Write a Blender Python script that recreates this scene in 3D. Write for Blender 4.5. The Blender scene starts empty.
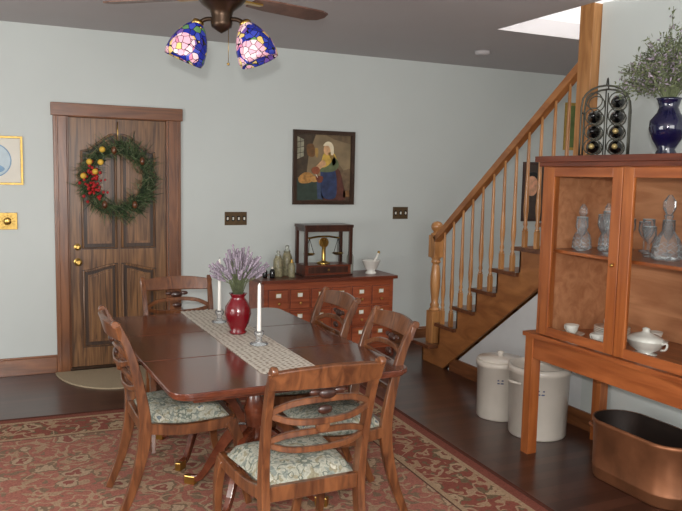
import bpy, math, random
from mathutils import Vector, Matrix
random.seed(7)
def S(r,g,b):
    def c(v):
        v/=255.0
        return v/12.92 if v<=0.04045 else ((v+0.055)/1.055)**2.4
    return (c(r),c(g),c(b),1.0)
# ------------------------------------------------------------ materials
def newmat(name):
    m=bpy.data.materials.new(name); m.use_nodes=True
    nt=m.node_tree; b=nt.nodes['Principled BSDF']
    return m,nt,b
def setp(b,**k):
    for n,v in k.items():
        n=n.replace('_',' ')
        if n in b.inputs: b.inputs[n].default_value=v
def plain(name,col,rough=.5,metal=0,coat=0,var=.08,scale=12,spec=.5,emit=None,es=0,bump=0,bscale=60):
    m,nt,b=newmat(name)
    tc=nt.nodes.new('ShaderNodeTexCoord'); n=nt.nodes.new('ShaderNodeTexNoise'); n.inputs['Scale'].default_value=scale
    n.inputs['Detail'].default_value=4
    r=nt.nodes.new('ShaderNodeValToRGB')
    r.color_ramp.elements[0].position=.3; r.color_ramp.elements[1].position=.7
    r.color_ramp.elements[0].color=tuple(c*(1-var) for c in col[:3])+(1,)
    r.color_ramp.elements[1].color=tuple(min(1,c*(1+var)) for c in col[:3])+(1,)
    nt.links.new(tc.outputs['Object'],n.inputs['Vector']); nt.links.new(n.outputs['Fac'],r.inputs['Fac'])
    nt.links.new(r.outputs['Color'],b.inputs['Base Color'])
    setp(b,Roughness=rough,Metallic=metal,Coat_Weight=coat,Specular_IOR_Level=spec)
    if emit: setp(b,Emission_Color=emit,Emission_Strength=es)
    if bump:
        n2=nt.nodes.new('ShaderNodeTexNoise'); n2.inputs['Scale'].default_value=bscale
        bp=nt.nodes.new('ShaderNodeBump'); bp.inputs['Strength'].default_value=bump; bp.inputs['Distance'].default_value=.01
        nt.links.new(tc.outputs['Object'],n2.inputs['Vector']); nt.links.new(n2.outputs['Fac'],bp.inputs['Height']); nt.links.new(bp.outputs['Normal'],b.inputs['Normal'])
    return m
def wood(name,c1,c2,stretch=(1,1,.08),scale=22,rough=.35,coat=.2,mid=.5):
    m,nt,b=newmat(name)
    tc=nt.nodes.new('ShaderNodeTexCoord'); mp=nt.nodes.new('ShaderNodeMapping'); mp.inputs['Scale'].default_value=stretch
    n=nt.nodes.new('ShaderNodeTexNoise'); n.inputs['Scale'].default_value=scale; n.inputs['Detail'].default_value=6; n.inputs['Distortion'].default_value=1.2
    r=nt.nodes.new('ShaderNodeValToRGB'); r.color_ramp.elements[0].position=.33; r.color_ramp.elements[1].position=.68
    r.color_ramp.elements[0].color=c1; r.color_ramp.elements[1].color=c2
    nt.links.new(tc.outputs['Object'],mp.inputs['Vector']); nt.links.new(mp.outputs['Vector'],n.inputs['Vector'])
    nt.links.new(n.outputs['Fac'],r.inputs['Fac']); nt.links.new(r.outputs['Color'],b.inputs['Base Color'])
    setp(b,Roughness=rough,Coat_Weight=coat,Coat_Roughness=.15)
    return m
WALL=plain('wall_paint',S(199,205,202),.5,var=.02,scale=1.5,bump=.03,bscale=120,spec=.35)
CEIL=plain('ceiling_paint',S(186,182,183),.8,var=.02,scale=2)
WHITEP=plain('white_plaster',S(212,214,214),.7,var=.02)
TRIM=wood('trim_wood',S(98,58,34),S(138,88,54),(1,1,.1),20)
TRIMH=wood('trim_wood_h',S(98,58,34),S(138,88,54),(.1,1,1),20)
TRIMY=wood('trim_wood_y',S(98,58,34),S(138,88,54),(1,.1,1),20)
DOORW=wood('door_oak',S(76,48,26),S(144,102,62),(1,1,.05),38,.42)
DOORG=wood('door_groove',S(40,25,14),S(70,46,28),(1,1,.05),34,.5)
OAK=wood('stair_oak',S(150,100,55),S(194,140,86),(1,1,.12),18,.35)
OAKY=wood('stair_oak_y',S(134,82,44),S(176,118,68),(1,.15,.4),18,.35)
TREAD=wood('tread_wood',S(80,46,28),S(116,70,42),(.2,1,1),18,.3)
HUT=wood('hutch_pine',S(134,70,32),S(174,102,52),(1,1,.1),16,.32,.3)
HUTY=wood('hutch_pine_h',S(128,66,32),S(168,96,52),(1,.1,1),16,.32,.3)
HUTD=wood('hutch_top',S(84,38,24),S(114,56,34),(1,.1,1),16,.3,.3)
HUTI=wood('hutch_back',S(170,112,76),S(202,144,104),(1,.12,1),12,.5,.0)
CHAIRW=wood('chair_walnut',S(74,40,22),S(124,76,44),(1,1,.2),24,.28,.4)
TABLEW=wood('table_mahogany',S(78,36,22),S(108,56,36),(1,.08,1),14,.16,.6)
CAB=wood('cabinet_cherry',S(124,58,34),S(160,84,52),(.1,1,1),18,.35,.2)
CABD=wood('cabinet_cherry_dark',S(88,38,22),S(114,54,32),(.1,1,1),18,.35,.2)
DARKW=wood('dark_wood',S(44,22,16),S(74,40,26),(1,1,.1),18,.35)
BRASS=plain('brass',S(196,160,90),.28,1,var=.05)
BRONZE=plain('bronze',S(70,54,42),.35,.8,var=.1)
IRON=plain('iron',S(74,74,66),.5,.6,var=.1)
BLACK=plain('black_gloss',S(14,14,16),.2,var=.1)
CREAM=plain('stoneware',S(208,200,188),.3,var=.04,scale=8,coat=.3)
INK=plain('ink_blue',S(60,70,110),.5)
CHINA=plain('china_white',S(226,224,216),.2,var=.02,coat=.4)
CUT=plain('crystal_cutting',S(190,194,196),.25,var=.05)
CAND=plain('candle_wax',S(238,234,226),.45,var=.01)
PAPER=plain('paper',S(226,222,210),.7,var=.02)
GOLD=plain('gold_frame',S(190,156,80),.4,.5,var=.15,scale=40)
REDV=plain('red_glaze',S(112,8,22),.12,var=.15,coat=.6)
COBALT=plain('cobalt_glass',S(10,10,48),.08,var=.2,coat=.6)
LAV=plain('lavender_bloom',S(150,138,150),.9,var=.25,scale=60)
STEM=plain('stem_green',S(108,116,84),.9,var=.25,scale=60)
DRY=plain('dried_leaf',S(98,106,80),.9,var=.35,scale=40)
PINE=plain('pine_green',S(60,80,44),.8,var=.45,scale=30)
PINE2=plain('pine_dark',S(32,46,26),.8,var=.3,scale=30)
BERRY=plain('berry_red',S(170,24,28),.35,var=.2)
FRUIT=plain('fruit_yellow',S(222,178,66),.5,var=.15)
ALMOND=plain('switch_brass',S(86,66,40),.4,.4,var=.1)
MATC=plain('mat_beige',S(166,150,124),.95,var=.12,scale=90,bump=.3)
def crystal(name,tint=(.95,.97,1,1),blend=.3,df=.14,rough=.05):
    m,nt,b=newmat(name); nt.nodes.remove(b)
    o=nt.nodes['Material Output']
    t=nt.nodes.new('ShaderNodeBsdfTransparent'); t.inputs['Color'].default_value=tint
    g=nt.nodes.new('ShaderNodeBsdfGlossy'); g.inputs['Roughness'].default_value=rough
    d=nt.nodes.new('ShaderNodeBsdfDiffuse'); d.inputs['Color'].default_value=tint
    fr=nt.nodes.new('ShaderNodeLayerWeight'); fr.inputs['Blend'].default_value=blend
    m1=nt.nodes.new('ShaderNodeMixShader'); m2=nt.nodes.new('ShaderNodeMixShader')
    nt.links.new(fr.outputs['Fresnel'],m1.inputs[0]); nt.links.new(t.outputs[0],m1.inputs[1]); nt.links.new(g.outputs[0],m1.inputs[2])
    m2.inputs[0].default_value=df; nt.links.new(m1.outputs[0],m2.inputs[1]); nt.links.new(d.outputs[0],m2.inputs[2])
    nt.links.new(m2.outputs[0],o.inputs['Surface'])
    return m
CRYS=crystal('cut_crystal',(.94,.955,.97,1),.24,.08,.1)
PANE=crystal('window_pane',(.98,.985,.98,1),.04,.0,.0)
JARG=crystal('jar_glass',(.8,.82,.75,1),.4,.3)
def floor_mat():
    m,nt,b=newmat('floor_planks')
    tc=nt.nodes.new('ShaderNodeTexCoord'); br=nt.nodes.new('ShaderNodeTexBrick')
    br.inputs['Scale'].default_value=1; br.inputs['Brick Width'].default_value=1.3; br.inputs['Row Height'].default_value=.085
    br.inputs['Mortar Size'].default_value=.0015; br.inputs['Color1'].default_value=S(58,34,27); br.inputs['Color2'].default_value=S(82,50,39); br.inputs['Mortar'].default_value=S(26,14,10)
    mp=nt.nodes.new('ShaderNodeMapping'); mp.inputs['Scale'].default_value=(.06,1,1)
    n=nt.nodes.new('ShaderNodeTexNoise'); n.inputs['Scale'].default_value=30; n.inputs['Detail'].default_value=5
    mx=nt.nodes.new('ShaderNodeMixRGB'); mx.blend_type='MULTIPLY'; mx.inputs[0].default_value=.6
    nt.links.new(tc.outputs['Object'],br.inputs['Vector']); nt.links.new(tc.outputs['Object'],mp.inputs['Vector']); nt.links.new(mp.outputs['Vector'],n.inputs['Vector'])
    r=nt.nodes.new('ShaderNodeValToRGB'); r.color_ramp.elements[0].color=(.45,.45,.45,1); r.color_ramp.elements[1].color=(1.3,1.3,1.3,1)
    nt.links.new(n.outputs['Fac'],r.inputs['Fac']); nt.links.new(br.outputs['Color'],mx.inputs[1]); nt.links.new(r.outputs['Color'],mx.inputs[2])
    nt.links.new(mx.outputs[0],b.inputs['Base Color']); setp(b,Roughness=.28,Coat_Weight=.3,Coat_Roughness=.2)
    return m
FLOOR=floor_mat()
def ramp(nt,stops,interp='LINEAR'):
    r=nt.nodes.new('ShaderNodeValToRGB'); cr=r.color_ramp; cr.interpolation=interp
    cr.elements[0].position=stops[0][0]; cr.elements[0].color=stops[0][1]
    cr.elements[1].position=stops[-1][0]; cr.elements[1].color=stops[-1][1]
    for p,c in stops[1:-1]:
        e=cr.elements.new(p); e.color=c
    return r
def floral(name,base,cols,vine,scale,vscale,border=None,half=(1,1),vw=.018):
    m,nt,b=newmat(name); L=nt.links.new
    tc=nt.nodes.new('ShaderNodeTexCoord')
    def mathn(op,a,bv=None):
        n=nt.nodes.new('ShaderNodeMath'); n.operation=op
        if hasattr(a,'links') : L(a,n.inputs[0])
        else: n.inputs[0].default_value=a
        if bv is not None:
            if hasattr(bv,'links'): L(bv,n.inputs[1])
            else: n.inputs[1].default_value=bv
        return n.outputs[0]
    def mix(f,a,c):
        n=nt.nodes.new('ShaderNodeMixRGB')
        if hasattr(f,'links'): L(f,n.inputs[0])
        else: n.inputs[0].default_value=f
        for i,x in ((1,a),(2,c)):
            if hasattr(x,'links'): L(x,n.inputs[i])
            else: n.inputs[i].default_value=x
        return n.outputs[0]
    nz=nt.nodes.new('ShaderNodeTexNoise'); nz.inputs['Scale'].default_value=vscale; nz.inputs['Detail'].default_value=1.5
    L(tc.outputs['Object'],nz.inputs['Vector'])
    d=mathn('ABSOLUTE',mathn('SUBTRACT',nz.outputs['Fac'],.5))
    vm=mathn('LESS_THAN',d,vw)
    nz2=nt.nodes.new('ShaderNodeTexNoise'); nz2.inputs['Scale'].default_value=vscale*1.9; nz2.inputs['Detail'].default_value=1
    L(tc.outputs['Object'],nz2.inputs['Vector'])
    lm=mathn('GREATER_THAN',nz2.outputs['Fac'],.60)
    lm2=mathn('LESS_THAN',nz2.outputs['Fac'],.38)
    vo=nt.nodes.new('ShaderNodeTexVoronoi'); vo.inputs['Scale'].default_value=scale; vo.inputs['Randomness'].default_value=.7
    dist=nt.nodes.new('ShaderNodeTexNoise'); dist.inputs['Scale'].default_value=scale*3
    vadd=nt.nodes.new('ShaderNodeMixRGB'); vadd.blend_type='ADD'; vadd.inputs[0].default_value=.06/scale*9
    L(tc.outputs['Object'],vadd.inputs[1]); L(dist.outputs['Color'],vadd.inputs[2]); L(tc.outputs['Object'],dist.inputs['Vector'])
    L(vadd.outputs[0],vo.inputs['Vector'])
    dd=vo.outputs['Distance']
    def build(basec,c):
        x=mix(lm,basec,c[2]); x=mix(lm2,x,c[3]); x=mix(vm,x,vine)
        x=mix(mathn('LESS_THAN',dd,.32),x,c[3]); x=mix(mathn('LESS_THAN',dd,.27),x,c[0]); x=mix(mathn('LESS_THAN',dd,.16),x,c[1]); x=mix(mathn('LESS_THAN',dd,.07),x,c[2])
        return x
    col=build(base,cols)
    if border:
        sp=nt.nodes.new('ShaderNodeSeparateXYZ'); L(tc.outputs['Object'],sp.inputs[0])
        ex=mathn('SUBTRACT',half[0],mathn('ABSOLUTE',sp.outputs[0])); ey=mathn('SUBTRACT',half[1],mathn('ABSOLUTE',sp.outputs[1]))
        e=mathn('MINIMUM',ex,ey)
        bcol=build(border[0],border[1])
        col=mix(mathn('LESS_THAN',e,.44),col,S(96,66,56)); col=mix(mathn('LESS_THAN',e,.43),col,S(170,144,116)); col=mix(mathn('LESS_THAN',e,.40),col,bcol)
        col=mix(mathn('LESS_THAN',e,.12),col,S(170,144,116)); col=mix(mathn('LESS_THAN',e,.09),col,S(132,78,66)); col=mix(mathn('LESS_THAN',e,.03),col,S(92,56,46))
    fn=nt.nodes.new('ShaderNodeTexNoise'); fn.inputs['Scale'].default_value=110; L(tc.outputs['Object'],fn.inputs['Vector'])
    fr=ramp(nt,[(.3,(.72,.72,.72,1)),(.7,(1.12,1.12,1.12,1))]); L(fn.outputs['Fac'],fr.inputs['Fac'])
    mm=nt.nodes.new('ShaderNodeMixRGB'); mm.blend_type='MULTIPLY'; mm.inputs[0].default_value=1; L(col,mm.inputs[1]); L(fr.outputs['Color'],mm.inputs[2])
    L(mm.outputs[0],b.inputs['Base Color']); setp(b,Roughness=.95,Specular_IOR_Level=.1)
    return m
RH=(1.72,2.1)
RUG=floral('rug_wool',S(162,106,92),[S(178,152,126),S(146,90,80),S(168,138,112),S(132,110,90)],S(172,142,116),4.6,7.5,
    (S(140,82,70),[S(178,152,124),S(130,84,72),S(168,138,110),S(118,100,78)]),RH,.022)
SEAT=floral('seat_fabric',S(164,164,150),[S(190,188,172),S(108,118,124),S(130,136,128),S(144,138,116)],S(110,116,106),13,18)
def tiffany():
    m,nt,b=newmat('stained_glass'); L=nt.links.new
    tc=nt.nodes.new('ShaderNodeTexCoord')
    big=nt.nodes.new('ShaderNodeTexVoronoi'); big.inputs['Scale'].default_value=8.0; L(tc.outputs['Object'],big.inputs['Vector'])
    vo=nt.nodes.new('ShaderNodeTexVoronoi'); vo.inputs['Scale'].default_value=32; L(tc.outputs['Object'],vo.inputs['Vector'])
    ve=nt.nodes.new('ShaderNodeTexVoronoi'); ve.feature='DISTANCE_TO_EDGE'; ve.inputs['Scale'].default_value=32; L(tc.outputs['Object'],ve.inputs['Vector'])
    sp=nt.nodes.new('ShaderNodeSeparateColor'); L(vo.outputs['Color'],sp.inputs[0])
    r1=ramp(nt,[(0,S(238,180,198)),(.45,S(250,216,222)),(.75,S(224,140,170)),(.9,S(240,214,130))],'CONSTANT')
    r2=ramp(nt,[(0,S(30,44,150)),(.45,S(60,74,180)),(.7,S(110,80,160)),(.8,S(96,140,90)),(.92,S(226,196,120))],'CONSTANT')
    L(sp.outputs[0],r1.inputs['Fac']); L(sp.outputs[1],r2.inputs['Fac'])
    lt=nt.nodes.new('ShaderNodeMath'); lt.operation='LESS_THAN'; lt.inputs[1].default_value=.47; L(big.outputs['Distance'],lt.inputs[0])
    mc=nt.nodes.new('ShaderNodeMixRGB'); L(lt.outputs[0],mc.inputs[0]); L(r2.outputs['Color'],mc.inputs[1]); L(r1.outputs['Color'],mc.inputs[2])
    mt=nt.nodes.new('ShaderNodeMath'); mt.operation='LESS_THAN'; mt.inputs[1].default_value=.045; L(ve.outputs['Distance'],mt.inputs[0])
    mx=nt.nodes.new('ShaderNodeMixRGB'); L(mt.outputs[0],mx.inputs[0]); L(mc.outputs[0],mx.inputs[1]); mx.inputs[2].default_value=S(20,20,24)
    L(mx.outputs[0],b.inputs['Base Color']); L(mx.outputs[0],b.inputs['Emission Color']); setp(b,Roughness=.2,Emission_Strength=.08)
    return m
TIFF=tiffany()
def lace():
    m,nt,b=newmat('lace_cloth'); L=nt.links.new
    tc=nt.nodes.new('ShaderNodeTexCoord')
    vo=nt.nodes.new('ShaderNodeTexVoronoi'); vo.inputs['Scale'].default_value=34; vo.inputs['Randomness'].default_value=.3; L(tc.outputs['Object'],vo.inputs['Vector'])
    r=ramp(nt,[(0,S(120,106,90)),(.22,S(150,138,118)),(.3,S(200,192,178)),(.6,S(216,210,198)),(.75,S(140,124,104))]); L(vo.outputs['Distance'],r.inputs['Fac'])
    L(r.outputs['Color'],b.inputs['Base Color']); setp(b,Roughness=.9)
    return m
LACEM=lace()
COPPER=plain('old_copper',S(146,96,66),.4,.6,var=.35,scale=5)
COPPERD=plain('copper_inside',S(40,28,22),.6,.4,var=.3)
# ------------------------------------------------------------ mesh builder
def cat(pts,n=6):
    P=[Vector(p) for p in pts]; P=[2*P[0]-P[1]]+P+[2*P[-1]-P[-2]]; out=[]
    for i in range(1,len(P)-2):
        for k in range(n):
            t=k/n; a,b,c,d=P[i-1],P[i],P[i+1],P[i+2]
            out.append(.5*((2*b)+(c-a)*t+(2*a-5*b+4*c-d)*t*t+(3*b-a-3*c+d)*t**3))
    out.append(P[-2]); return out
def loop(pts,n=5):
    P=[Vector((p[0],p[1],0)) for p in pts]; N=len(P); out=[]
    for i in range(N):
        a,b,c,d=P[i-1],P[i],P[(i+1)%N],P[(i+2)%N]
        for k in range(n):
            t=k/n; q=.5*((2*b)+(c-a)*t+(2*a-5*b+4*c-d)*t*t+(3*b-a-3*c+d)*t**3); out.append((q.x,q.y))
    return out
class B:
    def __init__(s): s.v=[];s.f=[];s.m=[];s.sm=[];s.mats=[]
    def mi(s,m):
        if m not in s.mats: s.mats.append(m)
        return s.mats.index(m)
    def add(s,vs,fs,mat,smooth=False,M=None):
        o=len(s.v)
        for p in vs:
            p=Vector(p); s.v.append(M@p if M else p)
        k=s.mi(mat)
        for f in fs: s.f.append([i+o for i in f]); s.m.append(k); s.sm.append(smooth)
    def box(s,x0,x1,y0,y1,z0,z1,mat,M=None):
        if x0>x1:x0,x1=x1,x0
        if y0>y1:y0,y1=y1,y0
        if z0>z1:z0,z1=z1,z0
        s.add([(x0,y0,z0),(x1,y0,z0),(x1,y1,z0),(x0,y1,z0),(x0,y0,z1),(x1,y0,z1),(x1,y1,z1),(x0,y1,z1)],
              [(0,3,2,1),(4,5,6,7),(0,1,5,4),(1,2,6,5),(2,3,7,6),(3,0,4,7)],mat,False,M)
    def lathe(s,prof,mat,c=(0,0,0),seg=20,sx=1,sy=1,M=None,capb=True,capt=True,smooth=True):
        vs=[];fs=[];n=len(prof)
        for r,z in prof:
            for k in range(seg):
                a=2*math.pi*k/seg; vs.append((c[0]+r*sx*math.cos(a),c[1]+r*sy*math.sin(a),c[2]+z))
        for i in range(n-1):
            for k in range(seg):
                k2=(k+1)%seg; fs.append((i*seg+k,i*seg+k2,(i+1)*seg+k2,(i+1)*seg+k))
        s.add(vs,fs,mat,smooth,M)
        o=len(s.v)-len(vs)
        if capb and prof[0][0]>1e-4: s.f.append([o+k for k in range(seg)][::-1]); s.m.append(s.mi(mat)); s.sm.append(False)
        if capt and prof[-1][0]>1e-4: s.f.append([o+(n-1)*seg+k for k in range(seg)]); s.m.append(s.mi(mat)); s.sm.append(False)
    def tube(s,pts,rad,mat,seg=8,up=None,rect=False,closed=False,M=None):
        P=[Vector(p) for p in pts]; n=len(P)
        if not isinstance(rad,(list,)): rad=[rad]*n
        if len(rad)!=n:
            R=[]
            for i in range(n):
                t=i/(n-1)*(len(rad)-1); k=min(int(t),len(rad)-2); f=t-k
                a,b=rad[k],rad[k+1]
                if not isinstance(a,tuple): a=(a,a)
                if not isinstance(b,tuple): b=(b,b)
                R.append((a[0]*(1-f)+b[0]*f,a[1]*(1-f)+b[1]*f))
            rad=R
        vs=[];fs=[];nn=None
        if rect: angs=[(1,1),(-1,1),(-1,-1),(1,-1)]
        else: angs=[(math.cos(2*math.pi*k/seg),math.sin(2*math.pi*k/seg)) for k in range(seg)]
        q=len(angs)
        for i in range(n):
            if closed: t=(P[(i+1)%n]-P[i-1]).normalized()
            else: t=(P[min(i+1,n-1)]-P[max(i-1,0)]).normalized()
            if up is not None: ref=Vector(up)
            else: ref=nn if nn is not None else (Vector((0,0,1)) if abs(t.z)<.9 else Vector((0,1,0)))
            side=t.cross(ref)
            if side.length<1e-6: side=t.cross(Vector((1,0,.01)))
            side.normalize(); nn=side.cross(t).normalized()
            r=rad[i]
            if not isinstance(r,tuple): r=(r,r)
            for a,b in angs: vs.append(P[i]+side*a*r[0]+nn*b*r[1])
        for i in range(n if closed else n-1):
            j=(i+1)%n
            for k in range(q):
                k2=(k+1)%q; fs.append((i*q+k,i*q+k2,j*q+k2,j*q+k))
        if not closed: fs.append(tuple(range(q))[::-1]); fs.append(tuple((n-1)*q+k for k in range(q)))
        s.add(vs,fs,mat,not rect,M)
    def sph(s,c,r,mat,seg=10,rings=6,sc=(1,1,1),M=None):
        prof=[(max(1e-5,r*math.sin(math.pi*i/rings)),-r*math.cos(math.pi*i/rings)*sc[2]) for i in range(rings+1)]
        s.lathe(prof,mat,c,seg,sc[0],sc[1],M,False,False)
    def prism(s,poly,h0,h1,mat,M=None,plane='xy'):
        n=len(poly)
        def P(a,b,h):
            return {'xy':(a,b,h),'xz':(a,h,b),'yz':(h,a,b)}[plane]
        vs=[P(a,b,h0) for a,b in poly]+[P(a,b,h1) for a,b in poly]
        fs=[tuple(range(n))[::-1],tuple(range(n,2*n))]+[(i,(i+1)%n,(i+1)%n+n,i+n) for i in range(n)]
        s.add(vs,fs,mat,False,M)
    def obj(s,name,loc=(0,0,0),rot=0,bevel=0,seg=2,parent=None):
        me=bpy.data.meshes.new(name); me.from_pydata([tuple(v) for v in s.v],[],s.f)
        for m in s.mats: me.materials.append(m)
        for i,p in enumerate(me.polygons): p.material_index=s.m[i]; p.use_smooth=s.sm[i]
        import bmesh
        bm=bmesh.new(); bm.from_mesh(me); bmesh.ops.recalc_face_normals(bm,faces=bm.faces); bm.to_mesh(me); bm.free()
        ob=bpy.data.objects.new(name,me); bpy.context.scene.collection.objects.link(ob)
        ob.location=loc; ob.rotation_euler=(0,0,rot)
        if bevel:
            md=ob.modifiers.new('Bevel','BEVEL'); md.width=bevel; md.segments=seg; md.limit_method='ANGLE'; md.angle_limit=math.radians(50)
        if parent: ob.parent=parent
        return ob
def TM(x=0,y=0,z=0,rx=0,ry=0,rz=0):
    return Matrix.Translation((x,y,z))@Matrix.Rotation(rz,4,'Z')@Matrix.Rotation(ry,4,'Y')@Matrix.Rotation(rx,4,'X')
# ------------------------------------------------------------ room shell
D=6.29; XR=3.49; H=2.73
XL=-2.6; XE=7.0; YN=-2.6; PY=3.66
b=B(); b.box(XL-.1,XE+.1,YN,D+.3,-.1,0,FLOOR); b.obj('floor')
b=B()
b.box(XL-.1,.54,D,D+.14,0,H,WALL); b.box(1.34,XE+.1,D,D+.14,0,H,WALL); b.box(.54,1.34,D,D+.14,2.06,H,WALL)
b.box(.3,1.6,D+.14,D+.2,0,2.2,DARKW)
b.obj('wall_back')
b=B(); b.box(XL-.1,XL,YN,D,0,H,WALL); b.obj('wall_left')
b=B(); b.box(XE,XE+.1,YN,D,0,H,WALL); b.obj('wall_hall')
b=B(); b.box(XR,XR+.07,YN,PY,0,H,WALL); b.obj('wall_right')
b=B()
HX0,HX1,HY0,HY1=3.43,4.45,1.2,4.66
b.box(XL-.1,HX0,YN,D+.14,H,H+.12,CEIL); b.box(HX1,XE+.1,YN,D+.14,H,H+.12,CEIL)
b.box(HX0,HX1,YN,HY0,H,H+.12,CEIL); b.box(HX0,HX1,HY1,D+.14,H,H+.12,CEIL)
b.box(HX0-.06,HX0,HY0,HY1,H+.12,4.6,WHITEP); b.box(HX1,HX1+.06,HY0,HY1,H+.12,4.6,WHITEP)
b.box(HX0-.06,HX1+.06,HY1,HY1+.06,H+.12,4.6,WHITEP); b.box(HX0-.06,HX1+.06,HY0-.06,HY0,H+.12,4.6,WHITEP)
b.box(HX0-.06,HX1+.06,HY0-.06,HY1+.06,4.6,4.66,WHITEP)
b.obj('ceiling')
b=B()
for x0,x1 in ((XL,.44),(1.44,XE)):
    b.box(x0,x1,D-.018,D,0,.13,TRIMH); b.box(x0,x1,D-.01,D,.13,.145,TRIMH)
b.obj('baseboard_back',bevel=.003)
b=B(); b.box(XR-.018,XR,YN,5.2,0,.12,TRIMY); b.obj('baseboard_right',bevel=.003)
b=B(); b.box(XL,XL+.018,YN,D-.02,0,.13,TRIMY); b.obj('baseboard_left',bevel=.003)
# door casing
b=B()
b.box(.44,.54,D-.025,D+.0,0,2.05,TRIM); b.box(1.34,1.44,D-.025,D,0,2.05,TRIM)
b.box(.425,1.455,D-.03,D,2.05,2.15,TRIMH); b.box(.46,.475,D-.032,D-.02,0,2.05,TRIM); b.box(1.405,1.42,D-.032,D-.02,0,2.05,TRIM)
b.box(.54,.555,D,D+.1,0,2.06,TRIM); b.box(1.325,1.34,D,D+.1,0,2.06,TRIM); b.box(.555,1.325,D,D+.1,2.045,2.06,TRIMH)
b.box(.54,1.34,D-.02,D+.1,0,.02,BRONZE)
b.obj('trim_door',bevel=.004)
# door
b=B(); yf=D+.03
b.box(.557,1.323,yf,yf+.045,.022,2.043,DOORW)
def panel(x0,x1,z0,z1,arch,dirn,az=False):
    pts=[(x0,z0),(x1,z0)]
    n=10
    for i in range(n+1):
        t=i/n; x=x1+(x0-x1)*t
        k=t if dirn>0 else 1-t
        pts.append((x,z1-arch*(0.5-0.5*math.cos(math.pi*k))))
    cx=(x0+x1)/2; cz=(z0+z1)/2; w=x1-x0; h=z1-z0
    def sc(d): return [(cx+(x-cx)*(1-2*d/w),cz+(z-cz)*(1-2*d/h)) for x,z in pts]
    b.prism(sc(-.012),yf-.002,yf+.002,DOORG,plane='xz')
    b.tube([(x,yf-.005,z) for x,z in pts],.010,DOORW,6,closed=True)
    b.prism(sc(.035),yf-.006,yf+.002,DOORW,plane='xz')
    b.prism(sc(.055),yf-.013,yf-.004,DOORW,plane='xz')
for sgn in (-1,1):
    if sgn<0: x0,x1=.655,.915
    else: x0,x1=.965,1.225
    d_=1 if sgn<0 else -1
    panel(x0,x1,1.0,1.92,.14,d_)
    panel(x0,x1,.19,.86,.05,d_)
b.lathe([(.028,0),(.028,.008),(.012,.012),(.012,.03)],BRASS,M=TM(.612,yf,1.01,rx=math.pi/2),seg=16)
b.lathe([(.03,0),(.03,.008),(.012,.012),(.012,.04),(.026,.05),(.028,.065),(.015,.075)],BRASS,M=TM(.612,yf,.89,rx=math.pi/2),seg=16)
b.obj('door_1',bevel=.002)
# wreath
b=B()
ring=[((.222+.012*math.sin(3*a))*math.cos(a),0,(.245+.012*math.cos(2*a))*math.sin(a)) for a in [2*math.pi*k/40 for k in range(40)]]
b.tube(ring,.022,PINE2,8,closed=True)
for k in range(2900):
    a=random.uniform(0,2*math.pi)
    if random.random()<.4*(1+math.sin(3*a+1))/2: continue
    rr=.235+random.gauss(0,.03)
    c=Vector((rr*math.cos(a),-random.uniform(0.0,.06),rr*1.05*math.sin(a)))
    o=1 if random.random()<.75 else -.6
    d=Vector((o*math.cos(a+random.gauss(.8,.8)),random.uniform(-.5,.1),o*math.sin(a+random.gauss(.8,.8)))).normalized()*random.uniform(.035,.115)
    w=d.cross(Vector((random.gauss(0,1),random.gauss(0,1),random.gauss(0,1)))).normalized()*random.uniform(.002,.0045)
    b.add([c-w,c+w,c+d+w*.3,c+d-w*.3],[(0,1,2,3)],random.choice([PINE,PINE,PINE2,STEM]))
for k in range(60):
    a=random.gauss(math.radians(187),.33); rr=.22+random.gauss(0,.04)
    b.sph((rr*math.cos(a),-.095-random.uniform(0,.02),rr*math.sin(a)),random.uniform(.009,.014),BERRY,8,5)
for a,rr in ((120,.27),(138,.2),(150,.27),(163,.2),(175,.28)):
    a=math.radians(a); b.sph((rr*math.cos(a),-.105,rr*math.sin(a)),.024,FRUIT,12,8)
for a in (40,100,300,240):
    a=math.radians(a); b.sph((.235*math.cos(a),-.075,.235*math.sin(a)),.022,CHAIRW,8,6,(1,1,1.5))
b.tube([(0,.0,.23),(0,.006,.4),(0,.008,.46)],.004,BRASS,6)
b.obj('christmas_wreath',(.93,yf-.045,1.56))
# mat
b=B()
pts=[(.44*math.cos(math.pi+math.pi*k/24),.0+.62*math.sin(math.pi+math.pi*k/24)) for k in range(25)]
b.prism(pts,0,.012,MATC)
b.obj('door_mat',(.86,6.24,.0),bevel=.003)
# switches
for nm,xc,zc,wd,n in (('light_switch_plate',1.925,1.235,.2,4),('light_switch_plate.001',3.575,1.28,.165,3)):
    b=B(); b.box(-wd/2,wd/2,-.006,0,-.058,.058,ALMOND)
    for i in range(n):
        x=-wd/2+wd*(i+.5)/n; b.box(x-.006,x+.006,-.016,-.005,-.012,.012,PAPER); b.box(x-.012,x+.012,-.008,-.005,-.022,.022,BLACK)
    b.obj(nm,(xc,D,zc),bevel=.002)
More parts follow.
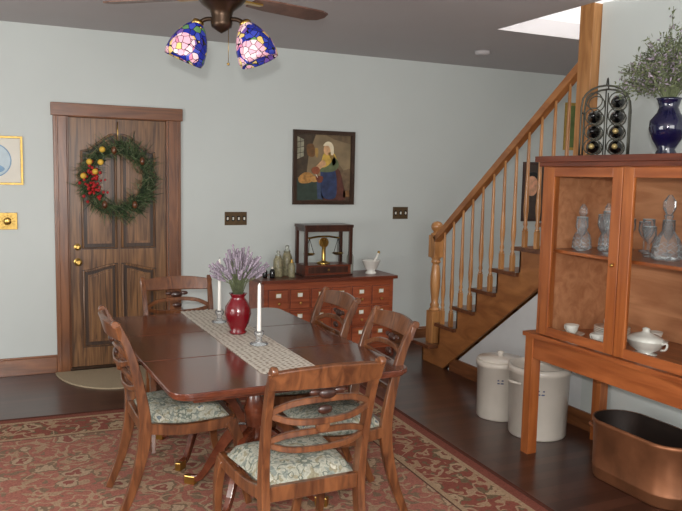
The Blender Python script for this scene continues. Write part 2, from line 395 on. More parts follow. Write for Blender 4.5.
# frames left
b=B()
def frame(b,w,h,t,dp,mat):
    b.box(-w/2,w/2,-dp,0,h/2-t,h/2,mat); b.box(-w/2,w/2,-dp,0,-h/2,-h/2+t,mat)
    b.box(-w/2,-w/2+t,-dp,0,-h/2+t,h/2-t,mat); b.box(w/2-t,w/2,-dp,0,-h/2+t,h/2-t,mat)
PBLUE=plain('print_blue',S(130,165,196),.6,var=.2,scale=20)
PPALE=plain('print_pale',S(190,206,214),.6,var=.12,scale=14)
frame(b,.38,.37,.016,.02,GOLD); b.box(-.172,.172,-.008,0,-.167,.167,PAPER)
b.lathe([(.13,0),(.13,.002)],PBLUE,M=TM(-.02,-.008,0,rx=math.pi/2),seg=28)
b.lathe([(.122,0),(.122,.004)],PPALE,M=TM(-.02,-.008,0,rx=math.pi/2),seg=28)
b.prism(loop([(-.1,-.05),(0,-.03),(.06,-.06),(.03,-.09),(-.06,-.09)]),-.0135,-.011,PBLUE,plane='xz')
b.obj('framed_plate_print',(.03,D,1.69),bevel=.002)
b=B(); b.box(-.07,.07,-.015,0,-.065,.065,GOLD)
b.sph((0,-.016,0),.03,BRASS,12,8,(1,.4,1))
for k in range(12):
    a=2*math.pi*k/12; b.prism([(.034*math.cos(a-.15),.034*math.sin(a-.15)),(.06*math.cos(a),.06*math.sin(a)),(.034*math.cos(a+.15),.034*math.sin(a+.15))],-.022,-.014,GOLD,plane='xz')
b.obj('sun_wall_tile',(.1,D,1.225),bevel=.002)
# painting milkmaid
b=B(); W,Hh=.61,.67
FR=plain('painting_frame',S(58,40,28),.35,.1,var=.2)
frame(b,W,Hh,.03,.03,FR); frame(b,W-.06,Hh-.06,.007,.022,FR)
def pm(n,r,g,bb,v=.28,sc=22): return plain('paint_'+n,S(r,g*.98,bb*.92),.6,var=v,scale=sc)
b.box(-.275,.275,-.008,0,-.305,.305,pm('wall',132,116,92,.3,6))
def pp(poly,mat,lay,sm=True):
    if sm: poly=loop(poly,4)
    b.prism(poly,-.008-lay*.0007,-.007,mat,plane='xz')
pp([(-.275,.305),(-.275,-.1),(-.17,-.06),(-.15,.12),(-.08,.305)],pm('shade',66,54,40),1,False)
pp([(.0,.305),(.275,.305),(.275,.22),(.1,.26)],pm('shade2',100,84,64),1,False)
pp([(.1,-.2),(.14,.05),(.2,-.02),(.275,.0),(.275,-.2)],pm('shade3',108,90,70),1,False)
pp([(-.27,.28),(-.27,.07),(-.20,.10),(-.20,.25)],pm('window',150,150,136),2,False)
for zz in (.12,.17,.22): pp([(-.27,zz),(-.20,zz+.015),(-.20,zz+.02),(-.27,zz+.005)],FR,3,False)
pp([(-.237,.29),(-.233,.29),(-.233,.08),(-.237,.08)],FR,3,False)
pp([(-.17,.2),(-.11,.21),(-.09,.15),(-.1,.1),(-.16,.11)],pm('basket',106,74,40),2)
pp([(-.09,.17),(-.06,.17),(-.06,.1),(-.08,.1)],pm('pail',160,128,70),2)
pp([(-.275,-.305),(.275,-.305),(.275,-.2),(-.275,-.22)],pm('floor',80,58,42),1,False)
pp([(-.275,-.3),(-.275,-.1),(-.08,-.075),(.02,-.13),(.0,-.29)],pm('cloth',46,62,54),3,False)
pp([(-.07,-.09),(.02,-.13),(.0,-.29),(-.06,-.28)],pm('cloth2',54,70,104),4,False)
pp([(-.25,-.1),(-.2,-.05),(-.13,-.05),(-.09,-.1),(-.15,-.14),(-.23,-.14)],pm('bread',174,128,70,.4,50),5)
pp([(-.13,-.09),(-.08,-.08),(-.06,-.12),(-.11,-.13)],pm('roll',196,150,90),6)
pp([(-.08,-.08),(-.01,-.08),(-.02,-.13),(-.06,-.13)],pm('bowl',116,58,38),7)
pp([(-.01,-.0),(.14,-.0),(.2,-.15),(.21,-.29),(.0,-.29),(-.02,-.15)],pm('skirt',86,46,36),4)
pp([(-.02,.01),(.09,.01),(.13,-.1),(.12,-.27),(.0,-.27),(-.03,-.12)],pm('apron',42,56,98,.45,14),5)
pp([(.01,.14),(.08,.15),(.13,.08),(.13,-.0),(.05,-.03),(-.02,-.01),(-.02,.08)],pm('bodice',196,164,76,.3),6)
pp([(.04,.13),(.08,.14),(.12,.06),(.09,.02),(.07,.08)],pm('bodice_shade',136,110,56,.35),7)
pp([(-.01,.07),(-.07,.02),(-.1,-.02),(-.08,-.04),(-.02,.0),(.02,.03)],pm('arm',206,164,128),8)
pp([(.1,.1),(.15,.04),(.12,-.02),(.03,-.04),(-.06,-.03),(-.05,-.005),(.02,.01),(.07,.05)],pm('sleeve',92,104,74),7)
pp([(-.12,-.01),(-.07,.01),(-.04,-.02),(-.06,-.06),(-.11,-.05)],pm('jug',140,78,50),9)
pp([(-.085,-.05),(-.08,-.05),(-.06,-.09),(-.065,-.09)],PAPER,9,False)
pp([(.0,.19),(.03,.21),(.06,.19),(.06,.14),(.03,.115),(.0,.14)],pm('face',210,168,130),7)
pp([(-.008,.2),(.02,.235),(.06,.235),(.09,.2),(.095,.13),(.07,.12),(.06,.17),(.04,.2)],pm('cap',224,216,196,.12),8)
pp([(.2,-.21),(.26,-.2),(.265,-.26),(.2,-.27)],pm('footwarmer',120,86,52),4,False)
b.obj('milkmaid_painting',(2.755,D,1.695),bevel=.0)
# far pictures
b=B(); frame(b,.34,.5,.03,.02,GOLD); b.box(-.14,.14,-.01,0,-.22,.22,pm('green',96,116,66,.4,10)); pp([(-.1,-.15),(.1,-.15),(.08,.02),(-.06,.05)],pm('meadow',176,176,90),1); b.obj('landscape_picture',(5.72,D,2.2))
b=B(); frame(b,.34,.62,.03,.02,DARKW); b.box(-.14,.14,-.01,0,-.28,.28,pm('dark',70,58,54)); 
b.sph((-.05,-.01,.06),.085,pm('skin',226,170,144),12,8,(1,.03,1.25)); pp([(-.13,-.28),(.12,-.28),(.09,-.05),(-.05,-.0),(-.12,-.05)],pm('blouse',200,130,114),1); pp([(-.14,.08),(-.12,.19),(.03,.19),(.06,.06),(.03,.13),(-.1,.14)],BLACK,3)
b.obj('portrait_picture',(5.2,D,1.5))
# smoke detector
b=B(); b.lathe([(.001,-.035),(.05,-.035),(.065,-.025),(.07,0)],CEIL,seg=24); b.obj('smoke_detector',(3.9,5.5,H))
# ------------------------------------------------------------ staircase
b=B(); RI,RU,Y0=.19,.26,5.62; NS=13; XO=3.46; XI=4.4
for i in range(NS):
    yf0=Y0-RU*i; z=RI*(i+1)
    xo=XO-.03 if yf0-RU>PY else XR+.08
    if i==0: xo=XO-.1
    b.box(xo,XI,yf0-RU-.0,yf0+.028,z-.03,z,TREAD)
    b.box(max(xo+.03,XO),XI,yf0-.02,yf0,z-RI,z-.03,OAKY)
def zlow(y): return (5.28-y)*.735
poly=[(Y0,0),(Y0,RI-.03)]
PE=PY+.01
for i in range(NS):
    y1=Y0-RU*(i+1); z=RI*(i+1)-.03
    if y1<PE: y1=PE
    poly.append((y1,z))
    if y1<=PE: break
    poly.append((y1,z+RI))
poly+= [(PE,zlow(PE)),(5.28,0)]
b.prism(poly,XO,XR,OAKY,plane='yz')
poly=[(Y0,0),(Y0,.25),(Y0-RU*NS,RI*NS+.2),(Y0-RU*NS,RI*NS-.3),(5.28,0)]
b.prism(poly,XI,XI+.03,OAKY,plane='yz')
b.prism([(5.2,.02),(Y0-RU*NS,RI*NS-.3),(Y0-RU*NS,RI*NS-.27),(5.2,.05)],XR+.075,XI,WHITEP,plane='yz')
nx,ny=XO+.02,5.47
b.box(nx-.05,nx+.05,ny-.05,ny+.05,RI,.47,OAK)
b.lathe([(.048,0),(.05,.015),(.034,.03),(.042,.05),(.03,.075),(.034,.12),(.044,.22),(.044,.3),(.034,.39),(.028,.41),(.044,.43),(.034,.45),(.048,.47)],OAK,(nx,ny,.47),16)
b.box(nx-.05,nx+.05,ny-.05,ny+.05,.94,1.13,OAK)
b.lathe([(.05,0),(.055,.012),(.034,.024),(.03,.034),(.046,.05),(.053,.075),(.046,.1),(.028,.116),(.001,.122)],OAK,(nx,ny,1.13),16)
def zr(y): return 1.08+(5.46-y)*.762
rp=[(XO,5.44,zr(5.44)),(XO,PY+.1,zr(PY+.1))]
b.tube(rp,(.03,.026),OAKY,rect=True,up=(0,0,1)); b.tube([(x,y,z+.024) for x,y,z in rp],(.024,.012),OAKY,8,up=(0,0,1)); 
for i in range(NS):
    yf0=Y0-RU*i; z=RI*(i+1)
    for dy in (.05,.18):
        y=yf0-dy
        if y>5.4 or y<PY+.14: continue
        t=zr(y)-.02; hh=t-z; 
        b.box(XO-.016,XO+.016,y-.016,y+.016,z,z+.12,OAK)
        b.lathe([(.015,.12),(.019,.13),(.01,.145),(.017,.165),(.011,.19),(.018,.26),(.019,.3),(.014,.42),(.011,hh-.12),(.009,hh-.0)],OAK,(XO,y,z),8)
b.box(XO-.035,XO+.08,PY+.005,PY+.125,.6,H,OAK)
b.obj('staircase',bevel=.002,seg=1)
b=B(); b.prism([(PY,0),(PY,zlow(PY)-.02),(5.25,0)],XR,XR+.07,WHITEP,plane='yz')
b.obj('wall_stair')
# ------------------------------------------------------------ apothecary cabinet
b=B(); X0,X1,Yf,Yb=-.62,.62,-.2,.2; T=.71
b.box(X0,X1,Yf,Yb,.06,T,CAB); b.box(X0-.03,X1+.03,Yf-.03,Yb,T,T+.028,CABD)
b.box(X0-.015,X1+.015,Yf-.015,Yb,.0,.08,CABD)
nc,nr=6,3; cw=(X1-X0-.06)/nc; ch=(T-.12-.04)/nr
for i in range(nc):
    for j in range(nr):
        x=X0+.03+cw*i; z=.11+ch*j
        b.box(x+.012,x+cw-.012,Yf-.012,Yf+.01,z+.012,z+ch-.012,CAB)
        b.box(x+.006,x+cw-.006,Yf-.003,Yf+.01,z+.006,z+ch-.006,CABD)
        b.box(x+cw/2-.022,x+cw/2+.022,Yf-.015,Yf-.01,z+ch*.6,z+ch*.78,PAPER)
        b.box(x+cw/2-.026,x+cw/2+.026,Yf-.014,Yf-.01,z+ch*.57,z+ch*.81,BRASS)
        b.lathe([(.006,0),(.006,.012),(.013,.02),(.01,.028),(.001,.03)],BRASS,M=TM(x+cw/2,Yf-.01,z+ch*.32,rx=math.pi/2),seg=10)
CABX=2.665; b.obj('apothecary_cabinet',(CABX,6.07,0),bevel=.003)
CT=T+.028
b=B(); 
b.box(-.235,.235,-.12,.12,0,.012,DARKW); b.box(-.22,.22,-.11,.11,.012,.1,CABD); b.box(-.19,.19,-.114,-.108,.03,.085,DARKW); b.sph((0,-.12,.057),.01,BRASS,8,6)
for sx in (-1,1):
    for sy in (-1,1): b.box(sx*.215-.014,sx*.215+.014,sy*.105-.014,sy*.105+.014,.1,.43,DARKW)
b.box(-.235,.235,-.125,.125,.43,.455,DARKW); b.box(-.22,.22,-.115,.115,.395,.43,DARKW); 
b.box(-.2,.2,-.107,-.105,.1,.395,PANE); 
b.lathe([(.06,0),(.06,.012),(.02,.025),(.016,.2),(.028,.22),(.001,.235)],BRASS,(0,0,.1),12)
b.lathe([(.045,-.008),(.045,.008)],BRASS,M=TM(0,0,.29,rx=math.pi/2),seg=16)
b.tube([(-.15,0,.33),(-.05,0,.345),(.05,0,.345),(.15,0,.33)],.009,BRASS,6)
for sx in (-1,1):
    x=sx*.14
    for k in range(3):
        a=2*math.pi*k/3; b.tube([(x,0,.33),(x+.045*math.cos(a),.045*math.sin(a),.19)],.003,BLACK,4)
    b.lathe([(.001,0),(.035,.004),(.055,.02)],BRASS,(x,0,.175),14,capt=False)
b.obj('balance_scale',(2.68,6.08,CT),bevel=.002)
def jar(name,x,y,h,r,mat,lid):
    b=B(); b.lathe([(r*.9,0),(r,.01),(r,h*.62),(r*.75,h*.72),(r*.6,h*.76),(r*.7,h*.8)],mat,seg=16)
    b.lathe([(r*.55,h*.78),(r*.62,h*.82),(r*.3,h*.88),(r*.42,h*.94),(r*.25,h),(.001,h)],lid,seg=14)
    b.obj(name,(x,y,CT))
HERB=plain('dried_herb',S(138,132,104),.4,var=.4,scale=60)
jar('apothecary_jar',2.24,6.06,.23,.042,HERB,JARG); jar('apothecary_jar.001',2.345,6.12,.27,.045,HERB,JARG); jar('apothecary_jar.002',2.34,5.99,.16,.03,HERB,BRASS)
jar('medicine_bottle',2.11,6.03,.09,.02,BLACK,PAPER); jar('medicine_bottle.001',2.165,6.0,.1,.022,BLACK,PAPER); jar('medicine_bottle.002',2.06,6.08,.07,.018,CHINA,BLACK)
jar('glass_bottle',2.965,6.12,.24,.032,JARG,JARG)
b=B(); b.lathe([(.05,0),(.052,.012),(.035,.03),(.06,.06),(.085,.12),(.09,.125),(.078,.122),(.055,.07),(.001,.05)],CHINA,seg=24)
b.tube([(.02,0,.08),(.075,0,.19)],[.016,.009],CHINA,10); b.sph((.078,0,.195),.014,BRASS,8,6)
b.obj('mortar_and_pestle',(3.13,6.02,CT))
# ------------------------------------------------------------ rug
b=B(); b.box(-RH[0],RH[0],-RH[1],RH[1],0,.012,RUG); b.obj('area_rug',(.75,3.01,0),math.radians(-2.5))
RZ=.012
# ------------------------------------------------------------ table
def rr_end(w,y0,y1,r):
    s=1 if y1>y0 else -1; pts=[(-w,y0),(w,y0)]
    for k in range(9):
        a=math.pi/2*k/8; pts.append((w-r+r*math.cos(a),y1-s*r+s*r*math.sin(a)))
    for k in range(9):
        a=math.pi/2+math.pi/2*k/8; pts.append((-w+r+r*math.cos(a),y1-s*r+s*r*math.sin(a)))
    return pts
b=B(); TW,TL=.555,.86; tz=.75-RZ
b.box(-TW,TW,-.279,.279,tz-.022,tz,TABLEW)
b.prism(rr_end(TW,.281,TL,.08),tz-.022,tz,TABLEW); b.prism(rr_end(TW,-.281,-TL,.08),tz-.022,tz,TABLEW)
b.box(-TW+.01,TW-.01,-.6,.6,tz-.032,tz-.022,TABLEW)
b.prism(rr_end(TW-.012,.28,TL-.012,.075),tz-.034,tz-.022,TABLEW); b.prism(rr_end(TW-.012,-.28,-TL+.012,.075),tz-.034,tz-.022,TABLEW)
b.box(-TW+.12,TW-.12,-TL+.14,TL-.14,tz-.085,tz-.034,TABLEW)
for py in (-.27,.45):
    b.lathe([(.07,.0),(.08,.02),(.05,.05),(.035,.08),(.05,.14),(.055,.2),(.04,.27),(.03,.33),(.045,.36),(.045,.39),(.12,.41)],TABLEW,(0,py,.25),20)
    for a in (45,135,225,315):
        a=math.radians(a); c,s_=math.cos(a),math.sin(a)
        P=cat([(.03*c,py+.03*s_,.33),(.12*c,py+.12*s_,.31),(.22*c,py+.22*s_,.17),(.30*c,py+.30*s_,.05),(.36*c,py+.36*s_,.03)],5)
        b.tube(P,[(.02,.034),(.018,.028),(.015,.018),(.014,.016)],TABLEW,rect=True,up=(0,0,1))
        b.box(-.018,.045,-.017,.017,0,.045,BRASS,M=TM(.35*c,py+.35*s_,0,rz=a))
TR=math.radians(1.5)
b.obj('dining_table',(1.155,3.725,RZ),TR,bevel=.004)
TZ=.751
b=B(); b.box(-.135,.135,-.78,.78,0,.003,LACEM); 
for k in range(9):
    x=-.12+.03*k
    for s_ in (-1,1): b.prism([(x-.014,s_*.78),(x+.014,s_*.78),(x,s_*.8)],0,.003,LACEM)
b.obj('table_runner',(1.19,3.83,TZ),math.radians(0))
RT=TZ+.004
b=B(); b.lathe([(.045,0),(.05,.01),(.04,.02),(.06,.06),(.072,.11),(.068,.15),(.045,.185),(.036,.2),(.045,.215),(.05,.222),(.04,.218),(.03,.2)],REDV,seg=28)
b.obj('red_vase',(1.2,3.87,RT))
b=B()
for k in range(120):
    a=random.uniform(0,2*math.pi); sp=random.random()**.6*.12; tx,ty=sp*math.cos(a),sp*math.sin(a); hz=.42-sp*.8+random.gauss(0,.02)
    bx,by=.02*math.cos(a),.02*math.sin(a)
    p0=Vector((bx,by,.205)); p2=Vector((tx,ty,hz)); p1=(p0+p2)/2+Vector((-tx*.15,-ty*.15,.02))
    b.tube([p0,p1,p2],.0014,STEM,4)
    d=(p2-p1).normalized(); n=random.randint(4,7)
    for j in range(n):
        c=p2+d*(j*.011-.01); b.sph(tuple(c),random.uniform(.005,.008),LAV,5,4,(1,1,1.2))
b.obj('lavender_bouquet',(1.2,3.87,RT))
def candle(name,x,y,h):
    b=B(); b.lathe([(.045,0),(.048,.006),(.02,.014),(.012,.03),(.018,.042),(.026,.055),(.024,.07),(.016,.072),(.014,.06)],CRYS,seg=18)
    b.lathe([(.011,.05),(.011,.07),(.0085,h-.01),(.004,h),(.001,h+.004)],CAND,seg=14); b.tube([(0,0,h),(.001,0,h+.014)],.001,BLACK,4)
    b.obj(name,(x,y,RT))
candle('candlestick',1.19,4.2,.37); candle('candlestick.001',1.22,3.57,.315)
# ------------------------------------------------------------ chairs
def chair(name,x,y,rot):
    b=B()
    for s in (-1,1):
        P=cat([(s*.195,-.32,0),(s*.198,-.25,.18),(s*.2,-.205,.40),(s*.205,-.225,.60),(s*.21,-.275,.80),(s*.213,-.33,.925)],5)
        b.tube(P,[(.018,.013),(.023,.015),(.029,.017),(.023,.015),(.019,.014),(.016,.013)],CHAIRW,rect=True,up=(1,0,0))
        P=cat([(s*.236,.195,.425),(s*.242,.235,.32),(s*.245,.245,.17),(s*.25,.285,0)],5)
        b.tube(P,[(.026,.018),(.024,.017),(.018,.015),(.015,.013)],CHAIRW,rect=True,up=(1,0,0))
        P=cat([(s*.2,-.21,.425),(s*.214,-.05,.405),(s*.228,.08,.41),(s*.237,.21,.425)],4)
        b.tube(P,(.014,.026),CHAIRW,rect=True,up=(0,0,1))
        b.lathe([(.018,-.012),(.018,.012)],CHAIRW,M=TM(s*.215,-.337,.925,ry=math.pi/2),seg=12)
    b.box(-.225,.225,.193,.221,.385,.45,CHAIRW); b.box(-.195,.195,-.222,-.195,.39,.45,CHAIRW)
    P=cat([(-.228,-.318,.885),(-.12,-.345,.892),(0,-.355,.895),(.12,-.345,.892),(.228,-.318,.885)],5)
    b.tube(P,[(.011,.034),(.011,.042),(.011,.046),(.011,.042),(.011,.034)],CHAIRW,rect=True,up=(0,-.3,1))
    b.sph((0,-.325,.822),.026,DARKW,12,8,(1.5,.5,.8)); b.sph((-.05,-.325,.83),.016,DARKW,10,6,(1.6,.5,.8)); b.sph((.05,-.325,.83),.016,DARKW,10,6,(1.6,.5,.8))
    def arc(z0,zm,y0,dy,w=.55):
        return cat([(-.206,y0,z0),(-.12,y0-dy,z0*(1-w)+zm*w),(0,y0-dy*1.4,zm),(.12,y0-dy,z0*(1-w)+zm*w),(.206,y0,z0)],5)
    # long horizontal bowed slats
    b.tube(arc(.752,.797,-.266,.03,.8),(.009,.012),CHAIRW,rect=True,up=(0,0,1))
    b.tube(arc(.745,.712,-.264,.028,.8),(.009,.012),CHAIRW,rect=True,up=(0,0,1))
    b.tube(arc(.635,.668,-.236,.028,.8),(.009,.012),CHAIRW,rect=True,up=(0,0,1))
    b.tube(arc(.625,.595,-.232,.024,.8),(.009,.011),CHAIRW,rect=True,up=(0,0,1))
    b.lathe([(.026,-.012),(.03,0),(.026,.012)],CHAIRW,M=TM(0,-.288,.69,rx=math.pi/2),seg=16)
    b.sph((0,-.305,.755),.02,DARKW,10,6,(1.6,.5,.9))
    N=12; vs=[];fs=[]
    for j in range(N+1):
        v=-1+2*j/N
        for i in range(N+1):
            u=-1+2*i/N; w=.188+.042*(v+1)/2
            ex=(1-abs(u)**5)*(1-abs(v)**5)
            vs.append((u*w,.001+v*.196,.445+.056*max(0,ex)**.45))
    for j in range(N):
        for i in range(N): a=j*(N+1)+i; fs.append((a,a+1,a+N+2,a+N+1))
    b.add(vs,fs,SEAT,True)
    b.box(-.185,.185,-.19,.19,.41,.444,SEAT)
    b.obj(name,(x,y,RZ),rot,bevel=.003,seg=1)
chair('dining_chair',1.085,2.74,math.radians(1))
chair('dining_chair.001',.82,3.62,math.radians(-90))
chair('dining_chair.002',1.455,3.19,math.radians(87))
chair('dining_chair.003',1.48,3.86,math.radians(90))
chair('dining_chair.004',1.06,4.47,math.radians(178))
# ------------------------------------------------------------ hutch
b=B(); xf,xb=2.86,3.45; ya,yb=3.39,2.14
za=3.455; xs=xf-.02
for y in (za-.065,yb-.03):
    for x in (xs,xb-.065): b.box(x,x+.065,y,y+.065,0,.71,HUT)
b.box(xs+.006,xs+.03,yb,za-.05,.585,.71,HUTY); b.box(xb-.03,xb-.006,yb,za-.05,.585,.71,HUTY)
for y in (za-.035,yb-.02): b.box(xs+.05,xb-.05,y,y+.025,.585,.71,HUT)
b.box(xs-.015,xb,yb-.045,za+.012,.71,.735,HUTY)
b.box(xf-.05,xb+.01,yb-.05,ya+.02,1.725,1.757,HUTD); b.box(xf-.025,xb,yb-.025,ya+.008,1.70,1.725,HUTD)
for y in (ya-.065,yb):
    for x in (xf,xb-.065): b.box(x,x+.065,y,y+.065,.735,1.70,HUT)
b.box(xb-.015,xb,yb+.06,ya-.06,.735,1.7,HUTI)
for y in (ya-.02,yb): b.box(xf+.06,xb-.06,y,y+.02,.735,1.7,HUTI)
b.box(xf+.005,xf+.03,yb+.06,ya-.06,1.665,1.70,HUTY)
b.box(xf+.04,xb-.015,yb+.02,ya-.02,1.215,1.232,HUTY)
b.box(xf+.0,xf+.03,2.75,2.81,.735,1.7,HUT)
def door(y0,y1):
    t=.066; x0,x1=xf-.012,xf+.008
    b.box(x0,x1,y0,y0+t,.74,1.695,HUT); b.box(x0,x1,y1-t,y1,.74,1.695,HUT)
    b.box(x0,x1,y0+t,y1-t,1.645,1.695,HUTY); b.box(x0,x1,y0+t,y1-t,.74,.79,HUTY)
    b.box(x0+.008,x0+.011,y0+t,y1-t,.79,1.645,PANE)
door(2.785,3.35); door(2.185,2.778)
b.sph((xf-.02,2.815,1.2),.01,BRASS,8,6)
b.obj('china_hutch',bevel=.003)
S1=1.233; S0=.736
def decanter(name,y,x,z,h,r):
    b=B(); b.lathe([(r*.8,0),(r,.01),(r*.95,h*.18),(r*.8,h*.32),(r*.3,h*.48),(r*.22,h*.62),(r*.3,h*.68),(r*.2,h*.7),(r*.42,h*.8),(r*.4,h*.9),(r*.1,h)],CRYS,seg=10,smooth=False)
    for k in range(3):
        zz=h*(.06+.09*k); rr=r*(.99-.05*k)
        b.tube([(rr*math.cos(2*math.pi*j/20),rr*math.sin(2*math.pi*j/20),zz+(.008 if j%2 else -.008)) for j in range(20)],.0011,CUT,4,closed=True)
    b.obj(name,(x,y,z))
def goblet(name,y,x,z,h,r):
    b=B(); b.lathe([(r*.8,0),(r*.75,.006),(r*.12,.012),(r*.1,h*.42),(r*.5,h*.5),(r,h*.7),(r*.95,h),(r*.9,h)],CRYS,seg=14,capt=False)
    b.tube([(r*.94*math.cos(2*math.pi*j/20),r*.94*math.sin(2*math.pi*j/20),h) for j in range(20)],.0012,CUT,4,closed=True)
    b.tube([(r*.8*math.cos(2*math.pi*j/20),r*.8*math.sin(2*math.pi*j/20),.004) for j in range(20)],.0012,CUT,4,closed=True)
    b.obj(name,(x,y,z))
decanter('crystal_decanter',3.27,3.06,S1,.26,.055); decanter('crystal_decanter.001',2.69,3.08,S1,.33,.078); decanter('crystal_decanter.002',2.47,3.1,S1,.3,.07)
decanter('crystal_decanter.003',3.14,3.12,S1,.27,.048) 
gs=[(3.17,3.32,.18),(3.04,3.03,.23),(2.97,3.25,.19),(3.33,3.28,.18),(3.07,3.33,.17),(2.88,3.3,.19),(2.84,3.12,.16),(2.58,3.3,.2),(2.36,3.2,.19),(3.2,2.99,.19),(3.25,3.2,.2)]
for i,(y,x,h) in enumerate(gs): goblet('crystal_goblet' if i==0 else 'crystal_goblet.%03d'%i,y,x,S1,h,.034)
b=B(); b.lathe([(.05,0),(.055,.006),(.03,.012),(.07,.04),(.085,.075),(.09,.08),(.06,.1),(.02,.115),(.015,.125),(.018,.135),(.001,.142)],CHINA,seg=24,sx=1,sy=1.25)
for s in (-1,1): b.tube(cat([(0,s*.1,.07),(0,s*.135,.08),(0,s*.13,.05),(0,s*.1,.04)],4),.006,CHINA,6)
b.obj('china_tureen',(3.05,2.76,S0))
def cup(name,x,y,z):
    b=B(); b.lathe([(.06,0),(.075,.012),(.07,.012),(.03,.006)],CHINA,seg=20); b.lathe([(.022,.008),(.03,.02),(.042,.06),(.038,.06),(.001,.02)],CHINA,seg=18)
    b.tube(cat([(0,.038,.05),(0,.06,.045),(0,.055,.025),(0,.034,.024)],4),.004,CHINA,6); b.obj(name,(x,y,z))
cup('teacup',3.02,3.27,S0); cup('teacup.001',3.33,2.95,S0); cup('teacup.002',3.2,2.5,S0); cup('teacup.003',2.98,3.02,S0)
b=B()
for k in range(6): b.lathe([(.06,.0),(.1,.012),(.1,.015),(.06,.005)],CHINA,(0,0,k*.01),22)
b.lathe([(.03,0),(.05,.03),(.045,.05),(.001,.06)],CHINA,(0,0,.06),18)
b.obj('plate_stack',(3.19,3.13,S0))
# wine rack
HT=1.758
b=B(); wy=.125; cc=.06
for x in (-.09,.09):
    arch=[(x,-wy,0),(x,-wy,.1),(x,-wy,.26)]+[(x,-wy*math.cos(a),.28+.10*math.sin(a)) for a in [math.pi*k/10 for k in range(1,10)]]+[(x,wy,.26),(x,wy,.1),(x,wy,0)]
    b.tube(arch,.006,IRON,6); b.tube([(x,0,0),(x,0,.36)],.004,IRON,6)
    for r_ in range(4): 
        for c_ in (-1,1):
            cy=c_*cc; cz=.05+r_*.083
            b.tube([(x,cy+.043*math.cos(a),cz+.043*math.sin(a)) for a in [2*math.pi*k/16 for k in range(16)]],.0035,IRON,5,closed=True)
b.tube(cat([(-.09,0,.38),(-.04,0,.42),(0,0,.43),(.04,0,.42),(.09,0,.38)],5),.004,IRON,5)
for y in (-wy,wy): 
    for z in (.005,.24): b.tube([(-.09,y,z),(.09,y,z)],.004,IRON,6)
FOILR=plain('foil_red',S(90,20,24),.35,.3); FOILG=plain('foil_gold',S(170,150,100),.35,.5)
cols=[FOILR,FOILG,BLACK,BLACK,FOILR,BLACK,FOILG]
for r_ in range(4):
    for c_ in (-1,1):
        if r_==3 and c_==1: continue
        M=TM(0,c_*cc,.05+r_*.083,ry=-math.pi/2)
        b.lathe([(.034,-.17),(.035,-.16),(.035,.02),(.029,.05),(.014,.075),(.013,.12)],BLACK,seg=16,M=M)
        b.lathe([(.0145,.07),(.015,.125),(.001,.126)],cols[(r_*2+c_)%7],seg=12,M=M); b.lathe([(.0355,-.13),(.0355,-.02)],PAPER,seg=16,M=M,capb=False,capt=False)
b.obj('wine_rack',(3.12,3.20,HT+.006),math.radians(42))
b=B(); b.lathe([(.045,0),(.05,.012),(.04,.03),(.07,.08),(.088,.13),(.085,.17),(.055,.21),(.045,.235),(.055,.27),(.062,.28),(.05,.275),(.036,.24)],COBALT,seg=28)
b.obj('cobalt_vase',(3.05,2.71,HT))
b=B()
for k in range(120):
    a=random.uniform(0,2*math.pi); sp=random.random()**.6*.32; tx,ty=sp*math.cos(a)*.8,sp*math.sin(a); hz=.66-sp*.95+random.gauss(0,.04)
    p0=Vector((.02*math.cos(a),.02*math.sin(a),.265)); p2=Vector((tx,ty,max(hz,.33))); P=cat([p0,(p0+p2)/2+Vector((-tx*.2,-ty*.2,.03)),p2],5)
    b.tube(P,.0018,STEM,4)
    for j in range(44):
        t=random.uniform(.3,1)**.7; c=P[int(t*(len(P)-1))]+Vector((random.gauss(0,.01),random.gauss(0,.01),random.gauss(0,.014)))
        d=Vector((random.gauss(0,1),random.gauss(0,1),random.gauss(.4,1))).normalized()*random.uniform(.014,.032); w=d.cross(Vector((random.gauss(0,1),1,random.gauss(0,1)))).normalized()*.0045
        b.add([c,c+d*.5+w,c+d,c+d*.5-w],[(0,1,2,3)],random.choice([DRY,DRY,STEM,LAV]))
b.obj('dried_flower_arrangement',(3.05,2.71,HT))
# crocks
def crock(name,x,y,r,h,ear):
    b=B(); b.lathe([(r*.93,0),(r*.96,.01),(r,h*.9),(r*1.05,h*.91),(r*1.05,h),(r*.93,h),(r*.9,h*.9),(r*.86,.02),(.001,.02)],CREAM,seg=40)
    if ear:
        for s in (-1,1): b.tube(cat([(s*r*.98,-.05,h*.78),(s*(r+.03),-.02,h*.8),(s*(r+.03),.02,h*.8),(s*r*.98,.05,h*.78)],4),.009,CREAM,8)
    else:
        b.lathe([(r*1.0,h),(r*1.0,h+.012),(r*.3,h+.022),(.02,h+.024),(.016,h+.04),(.026,h+.055),(.001,h+.062)],CREAM,seg=32)
    a=math.radians(235)
    for k in range(2): b.box(-.02,.02,-r*.988,-r*.96,h*(.66+.05*k),h*(.66+.05*k)+.008,INK,M=TM(rz=a+math.pi/2))
    b.obj(name,(x,y,0),0)
crock('stoneware_crock',3.13,4.06,.155,.395,False); crock('stoneware_crock.001',3.15,3.68,.19,.45,True)
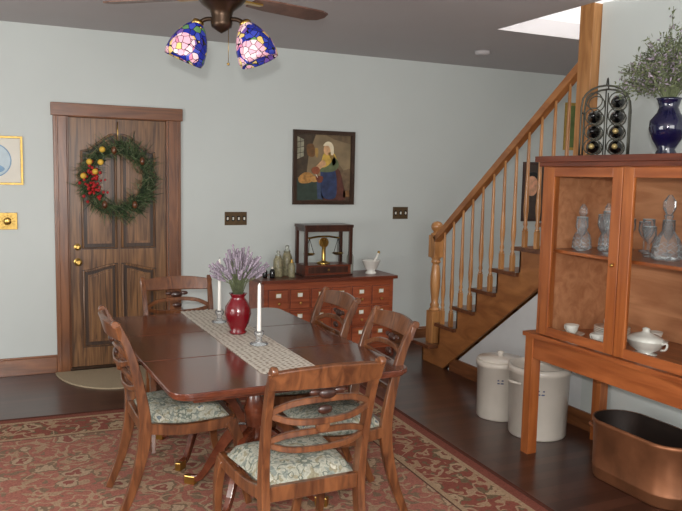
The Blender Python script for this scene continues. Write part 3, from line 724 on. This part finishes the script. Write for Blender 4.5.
# copper boiler
b=B()
def oval(r,l,z,n=40):
    out=[]
    for k in range(n):
        a=2*math.pi*k/n; c,s=math.cos(a),math.sin(a)
        out.append((r*c,(l-r)*(1 if s>0 else -1)*(1 if abs(s)>1e-6 else 0)+r*s,z))
    return out
prof=[(.14,.30,0),(.146,.306,.01),(.15,.31,.06),(.153,.313,.065),(.15,.31,.07),(.155,.315,.30),(.163,.323,.31),(.163,.323,.33),(.152,.312,.33)]
vs=[];fs=[];n=40
for r,l,z in prof: vs+=oval(r,l,z)
for i in range(len(prof)-1):
    for k in range(n): fs.append((i*n+k,i*n+(k+1)%n,(i+1)*n+(k+1)%n,(i+1)*n+k))
fs.append(tuple(range(n))[::-1]); b.add(vs,fs,COPPER,True)
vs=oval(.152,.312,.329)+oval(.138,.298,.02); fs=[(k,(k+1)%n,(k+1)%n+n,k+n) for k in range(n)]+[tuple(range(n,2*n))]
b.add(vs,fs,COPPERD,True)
for s in (-1,1):
    b.tube(cat([(-.05,s*.315,.24),(-.045,s*.36,.25),(.045,s*.36,.25),(.05,s*.315,.24)],5),.008,COPPER,8)
b.obj('copper_boiler',(3.11,2.77,0),0)
# ------------------------------------------------------------ ceiling fan
b=B(); 
b.lathe([(.07,.0),(.065,-.03),(.02,-.05),(.015,-.08)],BRONZE,(0,0,.28),20)
b.lathe([(.014,.1),(.014,.24)],BRONZE,seg=12)
b.lathe([(.04,.14),(.11,.12),(.125,.08),(.125,.04),(.1,.01),(.06,-.02),(.05,-.05),(.055,-.08),(.05,-.1),(.02,-.12),(.001,-.13)],BRONZE,seg=28)
BLADE=wood('fan_blade',S(96,68,58),S(130,96,82),(1,1,1),8,.4,.1)
for ang in (16,138,258):
    a=math.radians(ang); M=TM(0,0,.045,rz=a)
    b.prism([(.18,-.055),(.3,-.07),(.6,-.072),(.65,-.05),(.665,0),(.65,.05),(.6,.072),(.3,.07),(.18,.055)],0,.008,BLADE,M=M@Matrix.Rotation(math.radians(-9),4,'X'))
    b.box(.09,.24,-.018,.018,-.006,.004,BRASS,M=M)
for sgn in (-1,1):
    d=Vector((sgn*.96*math.cos(-.44),sgn*math.sin(-.44),0))
    P=cat([Vector((0,0,-.07)),d*.07+Vector((0,0,-.06)),d*.12+Vector((0,0,-.08))],5); b.tube(P,.011,BRONZE,8)
    M=Matrix.Translation(d*.12+Vector((0,0,-.075)))@Vector((d.x*.42,d.y*.42,-1)).to_track_quat('Z','Y').to_matrix().to_4x4()
    b.lathe([(.02,0),(.03,.01),(.05,.03),(.075,.07),(.095,.12),(.103,.18),(.098,.205),(.094,.2),(.085,.13),(.03,.02)],TIFF,seg=24,M=M,capb=False,capt=False)
    b.lathe([(.022,-.01),(.03,0),(.03,.014)],BRASS,seg=16,M=M)
    b.sph((0,0,.09),.03,CHINA,10,8,M=M)
b.tube([(.03,-.02,-.1),(.03,-.02,-.27)],.0015,BRASS,4); b.sph((.03,-.02,-.28),.008,BRASS,8,6)
b.obj('ceiling_fan',(1.06,3.72,2.45),bevel=0)
# ------------------------------------------------------------ lights, world, camera
def light(kind,name,loc,e,size=None,col=(1,1,1),target=None,sy=None):
    l=bpy.data.lights.new(name,kind); l.energy=e; l.color=col
    if kind=='AREA': l.size=size; 
    if kind=='AREA' and sy: l.shape='RECTANGLE'; l.size_y=sy
    if kind=='POINT': l.shadow_soft_size=size
    o=bpy.data.objects.new(name,l); bpy.context.scene.collection.objects.link(o); o.location=loc
    if target: o.rotation_euler=(Vector(target)-Vector(loc)).to_track_quat('-Z','Y').to_euler()
    return o
light('POINT','camera_flash_lamp',(-.08,-.1,1.75),270,.04,(1,.975,.94))
light('AREA','side_fill_light',(-2.4,2.6,1.3),95,2.4,(1,.985,.96),(1.5,3.6,2.2),1.6)  # added fill lamp by the windowless left wall, tilted up for ceiling bounce
light('AREA','rear_fill_light',(.8,-2.4,1.6),120,3,(1,.985,.96),(1.8,4.5,1.8),1.8)  # added soft fill from behind the camera, stands for no known window
light('AREA','stairwell_lamp',(3.95,3.6,4.4),60,.7,(1,.97,.94),(3.95,4.2,2))
light('POINT','hall_lamp',(5.8,3.2,2.0),35,.2,(1,.95,.9))
w=bpy.data.worlds.new('World'); bpy.context.scene.world=w; w.use_nodes=True
bg=w.node_tree.nodes['Background']; bg.inputs[0].default_value=(.95,.95,.96,1); bg.inputs[1].default_value=.65
sc=bpy.context.scene; sc.view_settings.view_transform='Standard'
yaw,pit,rol=.4387,.1062,.0205
R0=Vector((math.cos(yaw),-math.sin(yaw),0)); F=Vector((math.sin(yaw)*math.cos(pit),math.cos(yaw)*math.cos(pit),-math.sin(pit))); U0=R0.cross(F)
R=R0*math.cos(rol)+U0*math.sin(rol); U=U0*math.cos(rol)-R0*math.sin(rol)
cd=bpy.data.cameras.new('camera'); cd.sensor_width=36; cd.lens=744/682*36; cd.clip_start=.05
co=bpy.data.objects.new('camera',cd); sc.collection.objects.link(co)
M=Matrix((R,U,-F)).transposed().to_4x4(); M.translation=(0,0,1.6223); co.matrix_world=M
sc.camera=co
